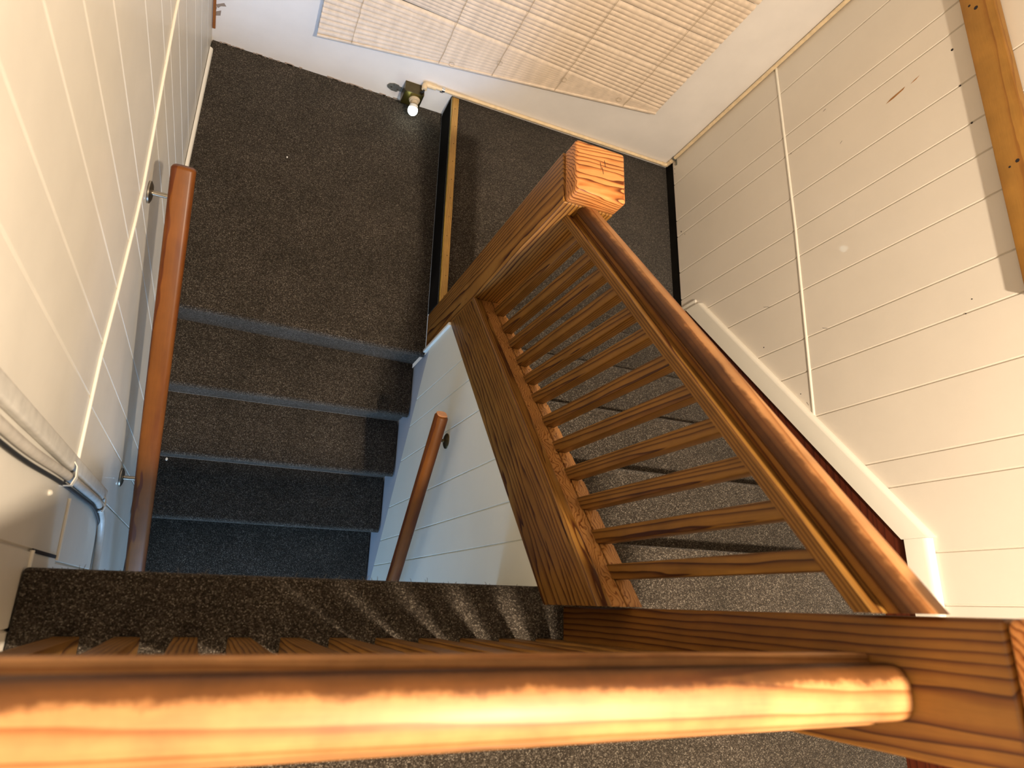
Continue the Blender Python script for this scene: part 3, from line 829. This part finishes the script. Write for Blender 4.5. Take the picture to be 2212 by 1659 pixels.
# flat perforated strap; its bright holes are added chrome discs, not cut through
bm = bmesh.new()
outer = [(0.813, 0.060), (0.800, 0.060), (0.793, 0.050), (0.768, 0.050), (0.748, 0.062), (0.744, 0.074), (0.752, 0.090), (0.772, 0.098), (0.793, 0.095), (0.800, 0.088), (0.813, 0.088)]
n = len(outer)
a = [bm.verts.new((p[0], -0.0040, p[1])) for p in outer]; b = [bm.verts.new((p[0], -0.0010, p[1])) for p in outer]
for i in range(n): bm.faces.new((a[i], a[(i + 1) % n], b[(i + 1) % n], b[i]))
bm.faces.new(a[::-1]); bm.faces.new(b)
finish(bm, 'mounting_strap', GALV, lp)
for (x, z, r) in ((0.764, 0.073, .0048), (0.794, 0.069, .0045), (0.773, 0.090, .0028), (0.771, 0.057, .0025)):
    bm = bmesh.new(); disc_prism(bm, (x, -0.0039, z), (0, -1, 0), r, 0.0008, 12)
    finish(bm, 'strap_hole', CHROME, lp)
tubeo('lead', arc([(0.897, -0.042, CZ - 0.006), (0.895, -0.046, 0.150), (0.888, -0.040, 0.139)], 4, 0.01), 0.0045, RUBBER, lp, 10)

# ------------------------------------------------------------------ cables on the left wall
rw = empty('cable_raceway', (0.01, -2.0, 1.4), 'painted cable trunking coming down the left wall near the camera', 'cable trunking')
bm = bmesh.new(); sweep(bm, rrect(0.018, 0.034, 0.006, 3), (0.010, -2.008, 2.62), (0.010, -1.996, 0.36), side=(1, 0, 0), up=(0, 1, 0))
finish(bm, 'trunking', RACE, rw, smooth=True)
path = lambda dy, dx, zz_: arc([(dx, -2.040 - dy, 2.62), (dx, -2.045 - dy, 1.30), (dx, -2.030 - dy, 0.95), (dx, -2.022 - dy, 0.42 + dy), (dx, -2.07 - dy * .4, 0.25 - dy * 1.0), (dx, -2.24, 0.20 - dy * 1.8), (dx, -2.6, 0.19 - dy * 1.8)], 6, 0.12)
cb = tubeo('wall_cable', path(0.0, 0.0105, 0), 0.0095, CABLE, None, 12); tag(cb, 'thick cream-painted cable beside the trunking on the left wall, turning level lower down', 'cable')
cb = tubeo('wall_cable', path(0.017, 0.005, 0), 0.0045, RUBBER, None, 12); tag(cb, 'dark cable, mostly painted shadow, outermost in the bundle running down the left wall', 'cable')  # thin dark tube, drawn mostly for the shadow line of the bundle
for (y, z, s) in ((-2.012, 0.935, 1.0), (-2.012, 0.395, 0.9)):
    pr = [(-0.030, 0.0), (-0.028, 0.020), (-0.010, 0.026), (0.012, 0.024), (0.024, 0.016), (0.028, 0.0)]
    bm = bmesh.new()
    for i in range(5):
        p, q = pr[i], pr[i + 1]
        hexa(bm, [(p[1] * s, y - 0.010 + p[0] * s, z - 0.010), (p[1] * s + 0.002, y - 0.010 + p[0] * s, z - 0.010), (q[1] * s + 0.002, y - 0.010 + q[0] * s, z - 0.010), (q[1] * s, y - 0.010 + q[0] * s, z - 0.010),
                  (p[1] * s, y - 0.010 + p[0] * s, z + 0.010), (p[1] * s + 0.002, y - 0.010 + p[0] * s, z + 0.010), (q[1] * s + 0.002, y - 0.010 + q[0] * s, z + 0.010), (q[1] * s, y - 0.010 + q[0] * s, z + 0.010)])
    finish(bm, 'fixing_strap', WHITE, rw)
bm = bmesh.new(); bmesh.ops.create_icosphere(bm, subdivisions=2, radius=0.008, matrix=Matrix.Translation((0.002, -1.985, 1.10)))
bmesh.ops.create_icosphere(bm, subdivisions=2, radius=0.007, matrix=Matrix.Translation((0.001, -2.078, 1.02)))
finish(bm, 'filler_lump', WHITE, wl, smooth=True)

# ------------------------------------------------------------------ tiny crumbs of lint on the carpet
for (x, y, z, s, where) in ((0.368, -0.476, 0.0005, .0035, 'white lint fleck on the carpet of the left landing'),
                            (0.106, -1.745, -0.3795, .005, 'white lint fleck on the second tread down beside the handrail')):
    bm = bmesh.new(); bmesh.ops.create_icosphere(bm, subdivisions=1, radius=s, matrix=Matrix.Translation((x, y, z + s * 0.4)) @ Matrix.Diagonal((1, 1.5, 0.5, 1)))
    o = finish(bm, 'lint_fleck', BULBNECK, None, smooth=True); tag(o, where, 'lint')

# ------------------------------------------------------------------ downstairs window where the daylight enters (out of view)
tag(box('window_2', 0.05, 1.0, -4.24, -4.2, -0.85, 0.60, plain('bright_pane', (0.3, 0.4, 0.6), 0.2)), kind='structure')
